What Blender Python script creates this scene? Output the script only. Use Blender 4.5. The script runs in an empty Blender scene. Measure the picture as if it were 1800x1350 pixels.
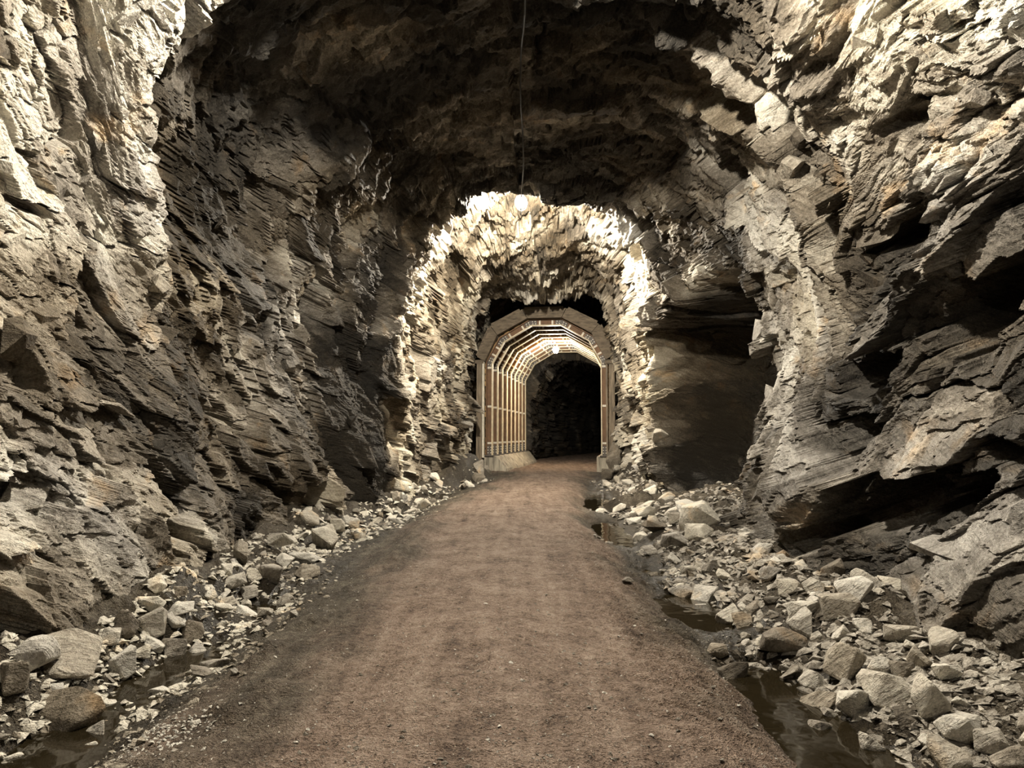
import bpy, bmesh, math, random
import numpy as np
from mathutils import Vector, Matrix, Euler

# ------------------------------------------------------------------ camera, world, exposure
scene = bpy.context.scene
FPX = 1352.0                      # focal length in pixels of the 1800x1350 frame
PITCH = math.radians(3.81)
EYE = 1.6
cam_data = bpy.data.cameras.new('camera')
cam_data.sensor_fit = 'HORIZONTAL'
cam_data.sensor_width = 36.0
cam_data.lens = 36.0 * FPX / 1800.0
cam_data.clip_end = 300
cam = bpy.data.objects.new('camera', cam_data)
scene.collection.objects.link(cam)
cam.location = (0, 0, EYE)
cam.rotation_euler = (math.pi / 2 + PITCH, 0, 0)
scene.camera = cam

world = bpy.data.worlds.new('world')
scene.world = world
world.use_nodes = True
world.node_tree.nodes['Background'].inputs[0].default_value = (1, 0.95, 0.85, 1)
world.node_tree.nodes['Background'].inputs[1].default_value = 0.002

scene.view_settings.view_transform = 'Standard'
scene.view_settings.look = 'None'
scene.view_settings.gamma = 1
scene.view_settings.use_curve_mapping = False
scene.view_settings.exposure = 0.65
scene.cycles.use_adaptive_sampling = True
scene.cycles.adaptive_threshold = 0.05
scene.cycles.max_bounces = 3
scene.cycles.diffuse_bounces = 1
scene.cycles.glossy_bounces = 2
scene.cycles.caustics_reflective = False
scene.cycles.caustics_refractive = False

BULB_R = 0.13
LAMP_COL = (1.0, 0.922, 0.785)
# lamps: x, y, z, strength
LAMPS = dict(near=(-0.1, 5.9, 7.05, 3000.0), mid=(0.24, 20.0, 7.74, 6300.0), far=(2.22, 39.0, 5.95, 1300.0),
             behind=(0.0, -7.0, 6.9, 500.0))

C = scene.collection
rng = np.random.default_rng(7)
random.seed(11)

# ------------------------------------------------------------------ numpy noise
def _h(ix, iy, seed):
    n = (ix.astype(np.int64) * 374761393 + iy.astype(np.int64) * 668265263 + seed * 1442695041) & 0xFFFFFFFF
    n = ((n ^ (n >> 13)) * 1274126177) & 0xFFFFFFFF
    n = ((n ^ (n >> 16)) * 2246822519) & 0xFFFFFFFF
    return (n ^ (n >> 15)) & 0xFFFFFFFF

def hf(ix, iy, seed):
    return (_h(ix, iy, seed) & 0xFFFF).astype(np.float32) / 65535.0

def vn(x, y, seed):
    ix = np.floor(x); iy = np.floor(y)
    fx = (x - ix).astype(np.float32); fy = (y - iy).astype(np.float32)
    ix = ix.astype(np.int64); iy = iy.astype(np.int64)
    sx = fx * fx * (3 - 2 * fx); sy = fy * fy * (3 - 2 * fy)
    a = hf(ix, iy, seed); b = hf(ix + 1, iy, seed); c = hf(ix, iy + 1, seed); d = hf(ix + 1, iy + 1, seed)
    return (a + (b - a) * sx) * (1 - sy) + (c + (d - c) * sx) * sy - 0.5

def fbm(x, y, seed, octv=4, rough=0.5):
    s = 0; amp = 1.0
    for o in range(octv):
        s = s + amp * vn(x, y, seed + o * 17)
        x = x * 2.03 + 3.1; y = y * 2.03 - 1.7; amp *= rough
    return s

def facets(x, y, seed):
    """cells of a jittered grid: returns local offset to the cell centre, three random numbers and F2-F1"""
    ix = np.floor(x).astype(np.int64); iy = np.floor(y).astype(np.int64)
    b1 = np.full(x.shape, 9.0, np.float32); b2 = b1.copy()
    bx = np.zeros(x.shape, np.float32); by = bx.copy()
    ci = ix.copy(); cj = iy.copy()
    for i in (-1, 0, 1):
        for j in (-1, 0, 1):
            gx = ix + i; gy = iy + j
            hh = _h(gx, gy, seed)
            dx = (x - (gx + 0.5 + (((hh & 0xFFFF).astype(np.float32) / 65535.0) - 0.5) * 0.86)).astype(np.float32)
            dy = (y - (gy + 0.5 + (((hh >> 16).astype(np.float32) / 65535.0) - 0.5) * 0.86)).astype(np.float32)
            d = np.abs(dx) * 0.55 + np.abs(dy) * 0.55 + 0.6 * np.sqrt(dx * dx + dy * dy)
            near = d < b1
            b2 = np.where(near, b1, np.minimum(b2, d))
            b1 = np.where(near, d, b1)
            bx = np.where(near, dx, bx); by = np.where(near, dy, by)
            ci = np.where(near, gx, ci); cj = np.where(near, gy, cj)
    return bx, by, hf(ci, cj, seed + 5), hf(ci, cj, seed + 6), hf(ci, cj, seed + 7), b2 - b1

def sm(a, b, x):
    t = np.clip((x - a) / (b - a), 0, 1)
    return t * t * (3 - 2 * t)

def box(x, a, b, e):
    return sm(a - e, a + e, x) * (1 - sm(b - e, b + e, x))

# ------------------------------------------------------------------ tunnel layout (metres; y runs down the tunnel)
def tab(pairs):
    xs = np.array([p[0] for p in pairs], float); ys = np.array([p[1] for p in pairs], float)
    return lambda y: np.interp(y, xs, ys)

cx_f = tab([(-12, 0), (13, 0), (16, .05), (20, .25), (26, .8), (32, 1.5), (45, 3.45), (56, 5.6), (75, 12)])
wl_f = tab([(-12, 4.4), (4, 4.55), (6.5, 4.45), (8.2, 4.3), (9.0, 4.2), (9.5, 4.6), (11.5, 4.75), (13.5, 4.6), (15.3, 4.5),
            (16.3, 4.35), (16.7, 3.9), (17.8, 3.75), (18.2, 3.2), (18.9, 3.1), (20, 3.6), (24, 3.65), (28, 3.45), (31, 3.15),
            (32.2, 3.1), (32.7, 4.1), (46.2, 4.1), (46.7, 2.75), (75, 2.7)])
wr_f = tab([(-12, 4.5), (4, 4.7), (7, 4.6), (9.5, 4.35), (12.8, 4.25), (13.6, 4.35), (16, 4.0), (18.3, 3.6), (19.4, 3.45),
            (20.5, 3.85), (26, 3.75), (31, 3.3), (32.2, 3.15), (32.7, 4.1), (46.2, 4.1), (46.7, 2.9), (75, 2.9)])
H_f = tab([(-12, 7.5), (4, 7.8), (6, 8.1), (7.6, 8.0), (8.3, 7.1), (8.8, 6.95), (9.6, 7.3), (11, 7.6), (14, 7.65), (17, 7.6),  # unseen roof dip past the near lamp, added to shade the roof beyond
           (18.4, 7.5), (18.9, 7.6), (19.3, 8.65), (20.5, 9.0), (22, 8.75), (25, 8.1), (28, 7.8), (32, 7.5), (32.7, 8.6),
           (46.2, 8.6), (46.7, 6.2), (75, 6)])
FOOT_L, FOOT_R = .95, 1.0
NEXP = 3.3
Z0 = -0.6
# nominal arc-length table of the cross-section
_a = np.linspace(math.pi, 0, 40001)
def _sec(a, w=4.2, h=7.8):
    e = 2 / NEXP
    return np.sign(np.cos(a)) * np.abs(np.cos(a)) ** e * w, Z0 + (h - Z0) * np.abs(np.sin(a)) ** e
_x, _z = _sec(_a)
_L = np.concatenate([[0], np.cumsum(np.hypot(np.diff(_x), np.diff(_z)))])
ARC = _L[-1]
U_SPLIT = 6.9

# depth stations: dense where the photograph looks closely
_yy = np.linspace(-11, 74, 20001)
_den = np.where(_yy < 3.0, 3.0, np.where(_yy < 33, 900.0 / np.maximum(_yy, 5.0) ** 1.45, np.where(_yy < 50, 4.0, 1.5)))
_den = _den + 95 * np.exp(-((_yy - 19.15) / .4) ** 2) + 60 * np.exp(-((_yy - 16.6) / .4) ** 2) + 60 * np.exp(-((_yy - 18.1) / .3) ** 2)
_cum = np.concatenate([[0], np.cumsum((_den[1:] + _den[:-1]) / 2 * np.diff(_yy))])
NY = 760
YS = np.interp(np.linspace(0, _cum[-1], NY), _cum, _yy)

def shell(us):
    """rock surface for arc stations us x depth stations YS -> positions, tone attribute"""
    U, V = np.meshgrid(us, YS, indexing='ij')
    A = np.interp(U, _L, _a)
    e = 2 / NEXP
    ca, sa = np.cos(A), np.abs(np.sin(A))
    cx = cx_f(V); wl = wl_f(V); wr = wr_f(V); H = H_f(V)
    left = ca < 0
    # joints run obliquely: shift the depth at which the profile steps happen with height
    wob = 0.35 * fbm(U * 0.55, V * 0.35, 3, 3)
    zn = Z0 + 8.2 * sa ** e
    lean = np.where(left, .62 * np.clip(zn - 3.6, 0, 3.2) * box(V, 4.5, 12, 2.0) * (1 - sm(.75, 1.0, sa ** e) * .6), 0)
    Vp = V + wob + lean
    wl = wl_f(Vp); wr = wr_f(Vp); H = H_f(Vp)
    w = np.where(left, wl, wr)
    X = cx + np.sign(ca) * np.abs(ca) ** e * w
    Z = Z0 + (H - Z0) * sa ** e
    X = X + np.where(left, FOOT_L * (1 - sm(.1, 3.4, Z)) * box(V, 3.0, 17.5, 1.2), 0)
    X = X - np.where(left, 0, FOOT_R * (1 - sm(.1, 3.2, Z)) * box(V, 3, 12.8, 1.0))
    # alcove low in the right wall before the narrowing
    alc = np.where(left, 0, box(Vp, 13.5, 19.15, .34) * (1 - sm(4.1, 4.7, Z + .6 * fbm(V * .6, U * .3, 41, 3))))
    X = X + 2.1 * alc
    # hollow high in the left shoulder behind the first rib
    hol = np.where(left, box(Vp, 9.6, 13.2, .5) * box(Z, 4.3, 7.2, .7), 0)
    X = X - .55 * hol
    # outward normal of the section (2D)
    nx = np.sign(ca) * np.abs(ca) ** (2 - e) / np.maximum(w, .1)
    nz = np.abs(sa) ** (2 - e) / (H - Z0)
    nl = np.hypot(nx, nz) + 1e-9
    nx /= nl; nz /= nl
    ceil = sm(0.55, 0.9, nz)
    far = sm(17.5, 19.5, V)
    void = sm(32.3, 33, V)
    right = (~left)
    # regional character
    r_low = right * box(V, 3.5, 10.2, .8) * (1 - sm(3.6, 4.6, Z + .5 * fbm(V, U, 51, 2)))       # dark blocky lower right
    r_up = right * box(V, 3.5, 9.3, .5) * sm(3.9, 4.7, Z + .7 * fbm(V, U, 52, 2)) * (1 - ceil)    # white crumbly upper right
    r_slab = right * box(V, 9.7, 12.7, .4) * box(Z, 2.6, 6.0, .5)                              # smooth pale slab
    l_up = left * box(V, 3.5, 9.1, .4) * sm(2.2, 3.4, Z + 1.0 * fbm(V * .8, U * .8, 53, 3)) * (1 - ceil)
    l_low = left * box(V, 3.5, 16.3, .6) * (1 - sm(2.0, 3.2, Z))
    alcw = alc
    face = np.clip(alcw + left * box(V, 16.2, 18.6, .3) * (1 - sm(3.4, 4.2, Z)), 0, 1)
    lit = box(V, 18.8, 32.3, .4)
    # foliation: rotate the (arc, depth) plane so cells stretch along the layering
    th = np.where(left, 0.75, -0.75)
    th = th * (1 - ceil) + 0.25 * ceil
    # arc runs up on the left, down on the right -> height coordinate
    hgt = np.where(left, U, ARC - U)
    th = np.where(left, 0.50, -0.62 + .9 * r_low)
    c, s = np.cos(th), np.sin(th)
    wx = .28 * fbm(hgt * 1.3, V * 1.3, 61, 3); wy = .28 * fbm(hgt * 1.3, V * 1.3, 71, 3)
    Ve = V + 1.9 * alc + .9 * (4.3 - w) - np.where(left, 0, .9 * 0)
    P = ((Ve - 7) * c - (hgt - 3) * s) + wx          # along the layering
    Q = ((Ve - 7) * s + (hgt - 3) * c) + wy          # across it
    side = np.where(left, 0, 1000)
    D = np.zeros_like(U)
    # large blocks
    bx, by, r1, r2, r3, ed = facets(P / 2.3 + side, Q / 1.25, 101)
    g = 0.36 * (1 - .45 * ceil) * (1 - .6 * r_slab) * (1 - .45 * l_up) * (1 + .1 * r_low) * (1 + .05 * lit) * (1 - .5 * face)
    D += g * ((r1 - .5) * 1.0 + bx * (r2 - .5) * 1.7 + by * (r3 - .5) * 1.7)
    rough = .35 + 1.1 * r3
    tone = (r2 - .5) * .5
    # medium blocks
    wx2 = .10 * fbm(hgt * 3.2, V * 3.2, 63, 3); wy2 = .10 * fbm(hgt * 3.2, V * 3.2, 73, 3)
    bx, by, r1, r2, r3, ed = facets((P + wx2) / .95 + side, (Q + wy2) / .52, 201)
    g = 0.19 * rough * (1 - .3 * ceil) * (1 - .75 * r_slab) * (1 - .45 * l_up) * (1 + .7 * r_low) * (1 + .55 * lit) * (1 - .55 * face)
    D += g * ((r1 - .5) * 1.25 + bx * (r2 - .5) * 1.8 + by * (r3 - .5) * 1.8)
    tone += (r3 - .5) * .35
    # sockets where a block has dropped out
    hole = (r1 > (.950 - .17 * r_low + .03 * r_slab - .015 * l_low)).astype(np.float32) * (1 - ceil) * (1 - far) * (1 - face)
    D += hole * (.38 + .35 * r_low) * sm(.0, .12, ed)
    # seams between blocks
    D += .20 * (1 - sm(0, .09, ed)) * (r2 > .42) * (1 - .3 * lit) * (1 - .6 * face) * (1 - .6 * r_slab)
    # small blocks
    bx, by, r1, r2, r3, ed = facets((P + wx2 * .6) / .34 + side, (Q + wy2 * .6) / .20, 301)
    g = 0.062 * rough * (1 - .2 * ceil) * (1 - .7 * r_slab) * (1 - .4 * l_up) * (1 + 1.2 * r_up) * (1 + .15 * lit) * (1 - .5 * face)
    D += g * ((r1 - .5) * 1.5 + bx * (r2 - .5) * 1.8 + by * (r3 - .5) * 1.8)
    tone += (r1 - .5) * .22
    hole = (r2 > .95 - .05 * r_up - .04 * lit).astype(np.float32)
    D += hole * .10 * (1 - .6 * face)
    D += .055 * (1 - sm(0, .12, ed)) * (r3 > .55) * (1 - .6 * face) * (1 - .7 * r_slab)
    # chips
    bx, by, r1, r2, r3, ed = facets(P / .125 + side, Q / .075, 401)
    g = 0.020 * rough * (1 - .6 * r_slab) * (1 + .9 * r_up) * (1 + .1 * lit) * (1 - .4 * face)
    D += g * ((r1 - .5) * 1.6 + bx * (r2 - .5) * 1.8 + by * (r3 - .5) * 1.8)
    # sockets and slots left by fallen blocks: side, depth, height, half length, half width, slope, recess
    wv = .30 * fbm(V * 1.6, Z * 1.6, 571, 4, .6); wz = .30 * fbm(V * 1.6, Z * 1.6, 581, 4, .6)
    for sd, v0, z0, a_, b_, sl, dp in ((0, 7.75, 5.65, .75, .13, -.52, .42), (0, 8.55, 4.35, .42, .17, -1.0, .5), (0, 7.2, 2.2, .28, .13, -.2, .3), (0, 9.6, 2.0, .45, .16, -.5, .35),
                                       (0, 11.2, 1.8, .4, .2, -.8, .35), (0, 6.6, 3.9, .35, .10, -.9, .3), (0, 12.6, 4.0, .5, .2, -.6, .4),
                                       (1, 7.15, 2.75, .52, .36, .9, .75), (1, 8.0, 3.75, .40, .24, .8, .5), (1, 8.15, 4.95, .34, .18, -.6, .45), (1, 6.3, 3.55, .40, .22, .9, .5),
                                       (1, 8.8, 1.5, .5, .26, .5, .55), (1, 6.2, 1.5, .35, .22, .7, .5), (1, 7.4, 6.0, .35, .12, -.5, .35)):
        q1 = V + wv - v0; q2 = Z + wz - z0
        cs, sn = math.cos(math.atan(sl)), math.sin(math.atan(sl))
        aa = np.abs(q1 * cs + q2 * sn) / a_; bb = np.abs(-q1 * sn + q2 * cs) / b_
        D += (left if sd == 0 else right) * dp * (1 - sm(.86, 1.0, (aa ** 1.5 + bb ** 1.5)))
    # overall waviness, long layered ledges
    D += .34 * fbm(P * .22, Q * .5, 501, 4, .55) * (1 - .4 * ceil) * (1 - .5 * face)
    D += .05 * fbm(P * .9, Q * 5.0, 521, 3, .6) * (1 + .8 * ceil)
    D += .012 * fbm(P * 9, Q * 22.0, 531, 3, .65)
    D += .55 * fbm(U * .38 + 3, V * .10, 541, 3, .5) * lit + .45 * fbm(U * .5, V * .4, 551, 2) * box(V, 17.6, 20.5, .6)
    gx = V + .5 * wob + .25 * fbm(U * 1.5, V, 561, 3) - .05 * (Z - 5)
    D += right * sm(3.3, 4.2, Z) * (.42 * np.exp(-((gx - 9.75) / .13) ** 2) + .25 * np.exp(-((gx - 10.35) / .09) ** 2) - .22 * box(gx, 9.85, 10.25, .06))
    D *= (1 - .3 * void)
    Xn = X + D * nx
    Zn = Z + D * nz + np.where(nz < .8, .30, 0) * D * (1 - ceil)
    Yn = V + D * np.where(left, -.10, .05)
    # rock colour, with lamp light and shade painted in by region
    tone = .42 + tone + .36 * l_up + .36 * r_up + .34 * r_slab - .02 * r_low - .02 * l_low + .20 * lit * (1 - .5 * ceil) - .3 * sm(44, 46, V) - .24 * ceil * (1 - lit) - .95 * face - .14 * hol  # pale upper left and bright stretch lightened; roof, hollow, far end darkened for shade
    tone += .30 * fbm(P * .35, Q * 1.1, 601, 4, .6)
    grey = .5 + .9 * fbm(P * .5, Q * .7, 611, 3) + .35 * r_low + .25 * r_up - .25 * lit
    return np.stack([Xn, Yn, Zn], -1), np.clip(tone, 0, 1), np.clip(grey, 0, 1), np.stack([nx, np.zeros_like(nx), nz], -1)

# ------------------------------------------------------------------ mesh helpers
def grid_mesh(name, P, attrs, mats, flip=False):
    n, m = P.shape[:2]
    me = bpy.data.meshes.new(name)
    idx = np.arange(n * m).reshape(n, m)
    q = np.stack([idx[:-1, :-1], idx[:-1, 1:], idx[1:, 1:], idx[1:, :-1]], -1).reshape(-1, 4)
    if flip:
        q = q[:, ::-1]
    nf = len(q)
    me.vertices.add(n * m)
    me.vertices.foreach_set('co', np.ascontiguousarray(P.reshape(-1), dtype=np.float32))
    me.loops.add(nf * 4)
    me.loops.foreach_set('vertex_index', np.ascontiguousarray(q.reshape(-1), dtype=np.int32))
    me.polygons.add(nf)
    me.polygons.foreach_set('loop_start', np.arange(0, nf * 4, 4, dtype=np.int32))
    me.polygons.foreach_set('loop_total', np.full(nf, 4, dtype=np.int32))
    me.update(calc_edges=True)
    me.shade_flat()
    for k, v in attrs.items():
        at = me.attributes.new(k, 'FLOAT', 'POINT')
        at.data.foreach_set('value', np.ascontiguousarray(v.reshape(-1), dtype=np.float32))
    for mt in mats:
        me.materials.append(mt)
    return me

def link(name, me, parent=None):
    o = bpy.data.objects.new(name, me)
    C.objects.link(o)
    if parent is not None:
        o.parent = parent
    return o

def tag(o, label=None, cat=None, group=None, kind=None):
    if label: o['label'] = label
    if cat: o['category'] = cat
    if group: o['group'] = group
    if kind: o['kind'] = kind
    return o

def empty(name, loc=(0, 0, 0), rz=0.0):
    o = bpy.data.objects.new(name, None)
    o.empty_display_size = .2
    C.objects.link(o)
    o.location = loc
    o.rotation_euler = (0, 0, rz)
    return o

def mesh_from(name, verts, faces, mat):
    me = bpy.data.meshes.new(name)
    me.from_pydata([tuple(v) for v in verts], [], faces)
    if mat: me.materials.append(mat)
    me.update()
    return me

def box_geo(lo, hi):
    x0, y0, z0 = lo; x1, y1, z1 = hi
    v = [(x0, y0, z0), (x1, y0, z0), (x1, y1, z0), (x0, y1, z0), (x0, y0, z1), (x1, y0, z1), (x1, y1, z1), (x0, y1, z1)]
    f = [(0, 3, 2, 1), (4, 5, 6, 7), (0, 1, 5, 4), (1, 2, 6, 5), (2, 3, 7, 6), (3, 0, 4, 7)]
    return v, f

class MB:
    def __init__(s): s.v = []; s.f = []
    def add(s, v, f):
        k = len(s.v); s.v += [tuple(p) for p in v]; s.f += [tuple(i + k for i in q) for q in f]
    def box(s, lo, hi): s.add(*box_geo(lo, hi))
    def beam(s, p, q, up, hw, hd):
        """box from p to q; half width hw along 'up' and half depth hd along the third axis"""
        p = Vector(p); q = Vector(q); d = (q - p).normalized(); up = Vector(up)
        up = (up - d * up.dot(d)).normalized(); sd = d.cross(up)
        v = []
        for e in (p, q):
            for a, b in ((-1, -1), (1, -1), (1, 1), (-1, 1)):
                v.append(e + up * (a * hw) + sd * (b * hd))
        s.add(v, [(0, 3, 2, 1), (4, 5, 6, 7), (0, 1, 5, 4), (1, 2, 6, 5), (2, 3, 7, 6), (3, 0, 4, 7)])
    def tube(s, pts, r, n=6):
        pts = [Vector(p) for p in pts]
        k = len(s.v)
        for i, p in enumerate(pts):
            d = (pts[min(i + 1, len(pts) - 1)] - pts[max(i - 1, 0)]).normalized()
            a = Vector((0, 0, 1)) if abs(d.z) < .9 else Vector((1, 0, 0))
            x = d.cross(a).normalized(); y = d.cross(x)
            rr = r[i] if isinstance(r, (list, tuple)) else r
            for j in range(n):
                t = 2 * math.pi * j / n
                s.v.append(tuple(p + x * (math.cos(t) * rr) + y * (math.sin(t) * rr)))
        for i in range(len(pts) - 1):
            for j in range(n):
                a = k + i * n + j; b = k + i * n + (j + 1) % n
                s.f.append((a, b, b + n, a + n))
        s.f.append(tuple(k + j for j in range(n))[::-1])
        s.f.append(tuple(k + (len(pts) - 1) * n + j for j in range(n)))
    def build(s, name, mat, parent=None, smooth=False):
        me = mesh_from(name, s.v, s.f, mat)
        if smooth: me.shade_smooth()
        return link(name, me, parent)

# ------------------------------------------------------------------ materials
def newmat(name):
    m = bpy.data.materials.new(name); m.use_nodes = True
    nt = m.node_tree; nt.nodes.clear()
    out = nt.nodes.new('ShaderNodeOutputMaterial')
    bs = nt.nodes.new('ShaderNodeBsdfPrincipled')
    nt.links.new(bs.outputs[0], out.inputs[0])
    return m, nt, bs

class N:
    def __init__(s, nt): s.nt = nt
    def n(s, typ, **kw):
        nd = s.nt.nodes.new(typ)
        for k, v in kw.items(): setattr(nd, k, v)
        return nd
    def set(s, sock, v):
        if hasattr(v, 'links') or isinstance(v, bpy.types.NodeSocket): s.nt.links.new(v, sock)
        else: sock.default_value = v
    def noise(s, vec, scale, detail=4, rough=.55, dist=0.0):
        nd = s.n('ShaderNodeTexNoise')
        s.set(nd.inputs['Vector'], vec); nd.inputs['Scale'].default_value = scale
        nd.inputs['Detail'].default_value = detail; nd.inputs['Roughness'].default_value = rough
        nd.inputs['Distortion'].default_value = dist
        return nd.outputs['Fac']
    def voro(s, vec, scale, feature='DISTANCE_TO_EDGE', out='Distance'):
        nd = s.n('ShaderNodeTexVoronoi', feature=feature)
        s.set(nd.inputs['Vector'], vec); nd.inputs['Scale'].default_value = scale
        return nd.outputs[out]
    def mapr(s, vec, rot=(0, 0, 0), scale=(1, 1, 1)):
        nd = s.n('ShaderNodeMapping')
        s.set(nd.inputs['Vector'], vec); nd.inputs['Rotation'].default_value = rot; nd.inputs['Scale'].default_value = scale
        return nd.outputs[0]
    def math(s, op, a, b=0.0, c=0.0, clamp=False):
        nd = s.n('ShaderNodeMath', operation=op); nd.use_clamp = clamp
        for i, v in enumerate((a, b, c)):
            s.set(nd.inputs[i], v)
        return nd.outputs[0]
    def ramp(s, fac, stops, interp='LINEAR'):
        nd = s.n('ShaderNodeValToRGB'); cr = nd.color_ramp; cr.interpolation = interp
        while len(cr.elements) < len(stops): cr.elements.new(.5)
        for e, (p, c) in zip(cr.elements, stops):
            e.position = p; e.color = (c, c, c, 1) if isinstance(c, (int, float)) else (*c, 1)
        s.set(nd.inputs[0], fac)
        return nd.outputs[0]
    def mix(s, fac, a, b, blend='MIX'):
        nd = s.n('ShaderNodeMix', data_type='RGBA', blend_type=blend)
        s.set(nd.inputs[0], fac)
        for sock, v in ((nd.inputs[6], a), (nd.inputs[7], b)):
            if isinstance(v, tuple): v = (*v, 1) if len(v) == 3 else v
            s.set(sock, v)
        return nd.outputs[2]
    def attr(s, name):
        nd = s.n('ShaderNodeAttribute'); nd.attribute_name = name
        return nd.outputs['Fac']
    def bump(s, h, dist, strength=1.0, normal=None):
        nd = s.n('ShaderNodeBump'); nd.inputs['Strength'].default_value = strength; nd.inputs['Distance'].default_value = dist
        s.set(nd.inputs['Height'], h)
        if normal is not None: s.set(nd.inputs['Normal'], normal)
        return nd.outputs[0]

def rock_material(name, rot, use_attr=True, base_tone=.62, base_grey=.55, bump_amt=1.0, by_colour=False):
    m, nt, bs = newmat(name); n = N(nt)
    geo = n.n('ShaderNodeNewGeometry')
    pos = geo.outputs['Position']
    fol = n.mapr(pos, rot, (1, 1, 1))
    lay = n.mapr(fol, (0, 0, 0), (1.1, 1.1, 6.0))
    stri = n.noise(lay, 1.7, 5, .66, 1.6)
    fine = n.mapr(fol, (0, 0, 0), (6, 6, 26))
    stri2 = n.noise(fine, 1.6, 3, .65, 1.2)
    patch = n.noise(pos, .85, 4, .66)
    grain = n.noise(pos, 34, 3, .75)
    rough_n = n.noise(pos, 6.5, 5, .72)
    if by_colour:
        oi = n.n('ShaderNodeObjectInfo'); sp = n.n('ShaderNodeSeparateColor'); nt.links.new(oi.outputs['Color'], sp.inputs[0])
        tone = sp.outputs[0]; grey = sp.outputs[1]
    elif use_attr:
        tone = n.attr('tone'); grey = n.attr('grey')
    else:
        oi = n.n('ShaderNodeObjectInfo')
        tone = n.math('ADD', base_tone - .16, n.math('MULTIPLY', oi.outputs['Random'], .32))
        grey = n.math('ADD', base_grey - .25, n.math('MULTIPLY', n.math('FRACT', n.math('MULTIPLY', oi.outputs['Random'], 17.3)), .5))
    t = n.math('ADD', tone, n.math('MULTIPLY', n.math('SUBTRACT', stri, .5), .62))
    t = n.math('ADD', t, n.math('MULTIPLY', n.math('SUBTRACT', grain, .5), .55))
    t = n.math('ADD', t, n.math('MULTIPLY', n.math('SUBTRACT', patch, .5), .70))
    warm = n.ramp(t, [(0.0, (.034, .026, .015)), (.28, (.105, .080, .050)), (.5, (.240, .195, .135)), (.72, (.48, .415, .31)), (1.0, (.82, .75, .60))])
    cool = n.ramp(t, [(0.0, (.030, .027, .023)), (.28, (.092, .083, .070)), (.5, (.215, .195, .168)), (.72, (.45, .42, .375)), (1.0, (.80, .765, .69))])
    col = n.mix(grey, warm, cool)
    # rust and ochre weathering, thin pale veins
    rm = n.ramp(n.noise(pos, 1.7, 3, .6, .5), [(.60, 0), (.74, 1)])
    col = n.mix(n.math('MULTIPLY', rm, .45), col, n.mix(1.0, col, (1.45, 1.0, .5), 'MULTIPLY'))
    nt.links.new(col, bs.inputs['Base Color'])
    bs.inputs['Roughness'].default_value = .8
    bs.inputs['Specular IOR Level'].default_value = .35
    h1 = n.math('ADD', n.math('MULTIPLY', stri, .8), rough_n)
    b1 = n.bump(h1, .075 * bump_amt, 1.0)
    h2 = n.math('ADD', n.math('MULTIPLY', stri2, .8), n.math('MULTIPLY', grain, .9))
    b2 = n.bump(h2, .014 * bump_amt, 1.0, b1)
    nt.links.new(b2, bs.inputs['Normal'])
    return m

M_ROCK_L = rock_material('rock_left', (math.radians(27), math.radians(12), 0))
M_ROCK_R = rock_material('rock_right', (math.radians(-27), math.radians(-14), 0))
M_ROCK_C = rock_material('rock_ceiling', (math.radians(12), math.radians(24), math.radians(20)))
M_BLOCK = rock_material('rock_block', (math.radians(30), math.radians(10), 0), False, .52, .5, 1.0, True)
M_STONE = rock_material('rubble_stone', (math.radians(50), math.radians(20), .3), False, .80, .60, .8)
M_STONE_D = rock_material('rubble_stone_dark', (math.radians(50), math.radians(20), .3), False, .47, .45, .8)

def floor_material():
    m, nt, bs = newmat('packed_gravel'); n = N(nt)
    pos = n.n('ShaderNodeNewGeometry').outputs['Position']
    track = n.mapr(pos, (0, 0, 0), (3.4, .30, 1))
    road = n.attr('road'); wet = n.attr('wet')
    a = n.noise(pos, 2.0, 5, .65); b = n.noise(track, 1.2, 4, .65, .4); g = n.noise(pos, 60, 2, .8); g2 = n.noise(pos, 15, 4, .72)
    f = n.math('ADD', n.math('MULTIPLY', a, .40), n.math('MULTIPLY', b, .36))
    f = n.math('ADD', f, n.math('MULTIPLY', g, .34)); f = n.math('ADD', f, n.math('MULTIPLY', g2, .48))
    f = n.math('SUBTRACT', f, .27)
    rc = n.ramp(f, [(.34, (.066, .043, .031)), (.45, (.205, .142, .102)), (.55, (.33, .240, .180)), (.70, (.50, .395, .31))])
    speck = n.ramp(n.voro(pos, 34, 'F1'), [(.12, 1), (.24, 0)])
    sp2 = n.ramp(n.noise(pos, 5, 2), [(.50, 0), (.62, 1)])
    rc = n.mix(n.math('MULTIPLY', n.math('MULTIPLY', speck, sp2), .8), rc, (.022, .018, .014))
    mud = n.ramp(f, [(.32, (.026, .020, .013)), (.5, (.080, .064, .044)), (.62, (.165, .138, .10)), (.76, (.34, .30, .235))])
    col = n.mix(road, mud, rc)
    wetc = n.mix(1.0, col, (.40, .38, .33), 'MULTIPLY')
    col = n.mix(wet, col, wetc)
    nt.links.new(col, bs.inputs['Base Color'])
    ro = n.math('SUBTRACT', .9, n.math('MULTIPLY', wet, .45))
    nt.links.new(ro, bs.inputs['Roughness'])
    bs.inputs['Specular IOR Level'].default_value = .3
    h = n.math('ADD', n.math('MULTIPLY', g2, 1.2), n.math('MULTIPLY', g, .6))
    nt.links.new(n.bump(h, .07, 1.0), bs.inputs['Normal'])
    return m
M_FLOOR = floor_material()

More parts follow.
